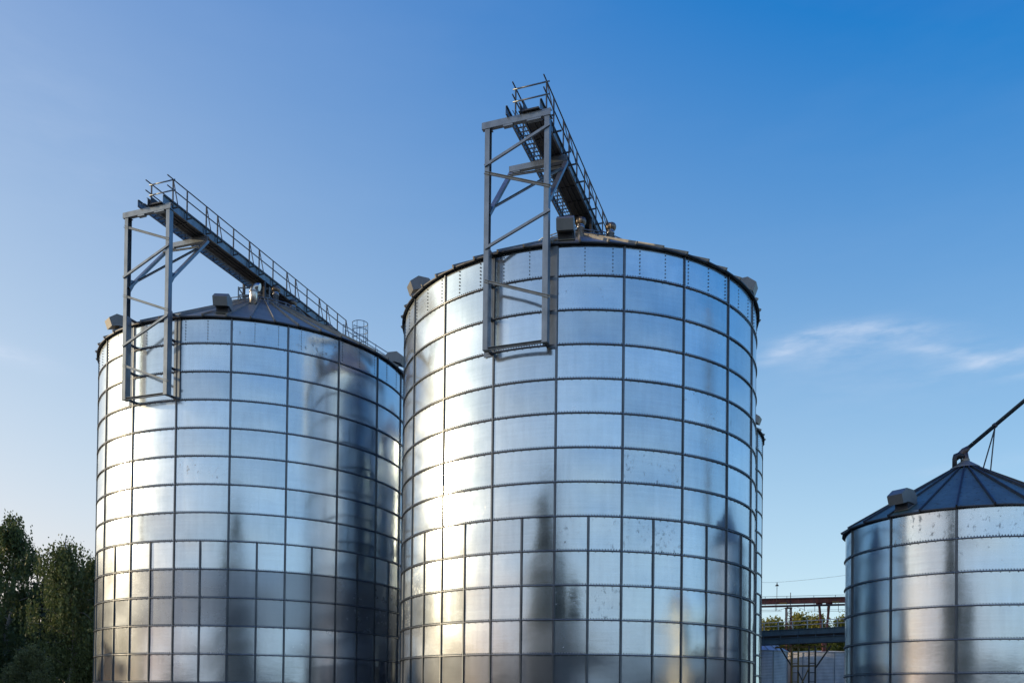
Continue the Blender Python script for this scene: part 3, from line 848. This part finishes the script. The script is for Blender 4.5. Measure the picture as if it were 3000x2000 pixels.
MB().prism([(-.45, 25), (.45, 25), (.45, 26.2), (.2, 26.8), (-.2, 26.8), (-.45, 26.2)], -1.2, 1.2).build('head', HOODM, el)
for z in range(2, 25, 3): MB().box((0, 0, z), (1.9, .95, .1)).build('tie_plate', STEEL_DK, el)
for sx in (-1.3, 1.3):
    for sy in (-1.2, 1.2): MB().bar((sx, sy, 0), (sx, sy, 24.5), .14, .14, up=(0, 1, 0)).build('mast_leg', STEEL_DK, el)
for z in range(0, 24, 3):
    for sy in (-1.2, 1.2): MB().bar((-1.3, sy, z), (1.3, sy, z + 3), .08, .08).build('lacing', STEEL_DK, el)
    for sx in (-1.3, 1.3): MB().bar((sx, -1.2, z + 3), (sx, 1.2, z), .08, .08).build('lacing', STEEL_DK, el)

# ------------------------------------------------------------------ ground
gm, nt, b = newmat('gravel_and_grass')
tc = N(nt, 'ShaderNodeTexCoord').outputs['Object']
c = mixc(nt, ramp(nt, noise(nt, tc, .05, 6), .42, .6), (.10, .095, .085, 1), (.05, .065, .022, 1))
c = mixc(nt, ramp(nt, noise(nt, tc, 3.0, 5), .3, .7), c, (.12, .11, .10, 1), 'MULTIPLY') if False else c
nt.links.new(c, b.inputs['Base Color']); b.inputs['Roughness'].default_value = .9
bp = N(nt, 'ShaderNodeBump'); bp.inputs['Distance'].default_value = .05; nt.links.new(noise(nt, tc, 4.0, 6), bp.inputs['Height']); nt.links.new(bp.outputs[0], b.inputs['Normal'])
g = MB(); gn = 40; gs = 1600.0
g.add([(-gs/2 + gs*i/gn, -gs/2 + gs*j/gn, 0) for j in range(gn+1) for i in range(gn+1)], [(j*(gn+1)+i, j*(gn+1)+i+1, (j+1)*(gn+1)+i+1, (j+1)*(gn+1)+i) for j in range(gn) for i in range(gn)])
go = g.build('ground', gm); go['kind'] = 'structure'

# ------------------------------------------------------------------ light
SUN_AZ, SUN_EL = 92.0, 13.0           # degrees from -Y toward -X; above the horizon
sd = Vector((-math.sin(R_(SUN_AZ))*math.cos(R_(SUN_EL)), -math.cos(R_(SUN_AZ))*math.cos(R_(SUN_EL)), math.sin(R_(SUN_EL))))
sl_ = bpy.data.lights.new('sun', 'SUN'); sl_.energy = 3.2; sl_.angle = R_(.55); sl_.color = (1.0, .76, .46)
so = bpy.data.objects.new('sun', sl_); col.objects.link(so)
so.rotation_euler = sd.to_track_quat('Z', 'Y').to_euler()

w = bpy.data.worlds.new('World'); sc.world = w; w.use_nodes = True
nt = w.node_tree; L = nt.links.new
bg = nt.nodes['Background']
sky = N(nt, 'ShaderNodeTexSky', sky_type='NISHITA')
sky.sun_disc = False; sky.sun_elevation = R_(SUN_EL); sky.sun_rotation = math.atan2(sd.x, sd.y) % (2*PI)
sky.air_density = 1.0; sky.dust_density = .6; sky.ozone_density = 2.5; sky.altitude = 100
SKY_STR = .10
# the low sun's wide aureole and the pale band toward the horizon, added to the clear sky
tc = N(nt, 'ShaderNodeTexCoord').outputs['Generated']
dot = N(nt, 'ShaderNodeVectorMath', operation='DOT_PRODUCT'); L(tc, dot.inputs[0]); dot.inputs[1].default_value = sd
sx = N(nt, 'ShaderNodeSeparateXYZ'); L(tc, sx.inputs[0])
aur = math_n(nt, 'EXPONENT', math_n(nt, 'MULTIPLY', math_n(nt, 'SUBTRACT', dot.outputs['Value'], 1.0), 1.5))
aur2 = math_n(nt, 'EXPONENT', math_n(nt, 'MULTIPLY', math_n(nt, 'SUBTRACT', dot.outputs['Value'], 1.0), 8.0))
hor = math_n(nt, 'EXPONENT', math_n(nt, 'MULTIPLY', math_n(nt, 'MAXIMUM', sx.outputs[2], 0.0), -2.0))
rgb = N(nt, 'ShaderNodeSeparateColor'); L(sky.outputs[0], rgb.inputs[0])
cmb = N(nt, 'ShaderNodeCombineColor')
aur3 = math_n(nt, 'EXPONENT', math_n(nt, 'MULTIPLY', math_n(nt, 'SUBTRACT', dot.outputs['Value'], 1.0), 5.0))
lowsun = math_n(nt, 'MULTIPLY', aur, math_n(nt, 'EXPONENT', math_n(nt, 'MULTIPLY', math_n(nt, 'MAXIMUM', sx.outputs[2], 0.0), -8.0)))
for i, (kn, ka, k3, k2, kh, kp, k0, lo) in enumerate(((.1, 6.935, -6.0, 11.5, 10.98, 3.58, -4.44, .2), (.2, 5.79, -6.2, 11.6, 12.61, -11.5, -2.94, .8), (.4, 2.457, -4.5, 8.2, 6.722, -15.0, 2.76, 1.0))):
    q = math_n(nt, 'ADD', math_n(nt, 'MULTIPLY', rgb.outputs[i], kn), k0)
    for wt, src in ((ka, aur), (k3, aur3), (k2, aur2), (kh, hor), (kp, lowsun)):
        q = math_n(nt, 'ADD', q, math_n(nt, 'MULTIPLY', src, wt))
    L(math_n(nt, 'MAXIMUM', q, lo), cmb.inputs[i])
clear_sky = cmb.outputs[0]
CLOUDS = True
# thin cirrus, placed by bearing and height in the sky
az_n = math_n(nt, 'ARCTAN2', sx.outputs[0], sx.outputs[1]); el_n = math_n(nt, 'ARCSINE', sx.outputs[2])
cxyz = N(nt, 'ShaderNodeCombineXYZ'); L(az_n, cxyz.inputs[0]); L(el_n, cxyz.inputs[1])
def wisp(a0, e0, la, le, rot):
    da = math_n(nt, 'SUBTRACT', az_n, a0); de = math_n(nt, 'SUBTRACT', el_n, e0)
    c0, s0 = math.cos(rot), math.sin(rot)
    u = math_n(nt, 'ADD', math_n(nt, 'MULTIPLY', da, c0/la), math_n(nt, 'MULTIPLY', de, s0/la))
    v = math_n(nt, 'ADD', math_n(nt, 'MULTIPLY', da, -s0/le), math_n(nt, 'MULTIPLY', de, c0/le))
    q = math_n(nt, 'ADD', math_n(nt, 'MULTIPLY', u, u), math_n(nt, 'MULTIPLY', v, v))
    return math_n(nt, 'POWER', 2.718, math_n(nt, 'MULTIPLY', q, -1.0))
m_ = N(nt, 'ShaderNodeMapping'); m_.inputs['Scale'].default_value = (16, 60, 1); m_.inputs['Rotation'].default_value = (0, 0, -.12); L(cxyz.outputs[0], m_.inputs[0])
cn = noise(nt, m_.outputs[0], 1.0, 6, .6)
cnr = ramp(nt, cn, .36, .74)
wsum = wisp(.305, .376, .030, .0075, .28)
for k_, a in ((1.0, (.350, .387, .045, .0065, .05)), (.6, (.36, .370, .05, .011, .12)), (.5, (.41, .383, .05, .007, -.12)), (.30, (.445, .368, .055, .012, -.30)), (.85, (.520, .340, .050, .0065, .12)), (.5, (.47, .352, .05, .006, -.28)), (.40, (.545, .322, .035, .004, .05)), (1.0, (-.545, .331, .045, .008, -.12)), (.3, (.52, .243, .09, .006, .05)), (.10, (-.50, .53, .12, .06, -.6)), (.18, (.42, .34, .12, .03, 0))):
    wsum = math_n(nt, 'ADD', wsum, math_n(nt, 'MULTIPLY', wisp(*a), k_), True)
veil = math_n(nt, 'MULTIPLY', ramp(nt, noise(nt, m_.outputs[0], .2, 5, .6), .45, .8), .03)
cl = math_n(nt, 'ADD', math_n(nt, 'MULTIPLY', math_n(nt, 'MULTIPLY', wsum, math_n(nt, 'ADD', .10, math_n(nt, 'MULTIPLY', cnr, 1.0))), .70), veil, True)
# a bank of unseen cirrus added behind the photographer to brighten the wall reflections
back = ramp(nt, math_n(nt, 'MULTIPLY', sx.outputs[1], -1.0), .05, .55)
low = math_n(nt, 'EXPONENT', math_n(nt, 'MULTIPLY', math_n(nt, 'MAXIMUM', sx.outputs[2], 0.0), -3.2))
m2 = N(nt, 'ShaderNodeMapping'); m2.inputs['Scale'].default_value = (3.0, 13, 1); L(cxyz.outputs[0], m2.inputs[0])
bank = math_n(nt, 'ADD', .45, math_n(nt, 'MULTIPLY', ramp(nt, noise(nt, m2.outputs[0], 1.0, 5, .55), .35, .7), .55))
cl = math_n(nt, 'ADD', cl, math_n(nt, 'MULTIPLY', math_n(nt, 'MULTIPLY', math_n(nt, 'MULTIPLY', back, low), bank), .75), True)
skyc = mixc(nt, cl, clear_sky, (6.6, 7.6, 9.3, 1))
L(skyc if CLOUDS else sky.outputs[0], bg.inputs[0]); bg.inputs[1].default_value = SKY_STR

# ------------------------------------------------------------------ render settings
vs = sc.view_settings
sc.display_settings.display_device = 'sRGB'
vs.view_transform = 'Standard'; vs.look = 'None'; vs.gamma = 1; vs.exposure = 0.0
sc.render.engine = 'CYCLES'
sc.cycles.use_denoising = True
sc.cycles.max_bounces = 8; sc.cycles.glossy_bounces = 5; sc.cycles.diffuse_bounces = 3; sc.cycles.transmission_bounces = 4
sc.cycles.sample_clamp_indirect = 6.0
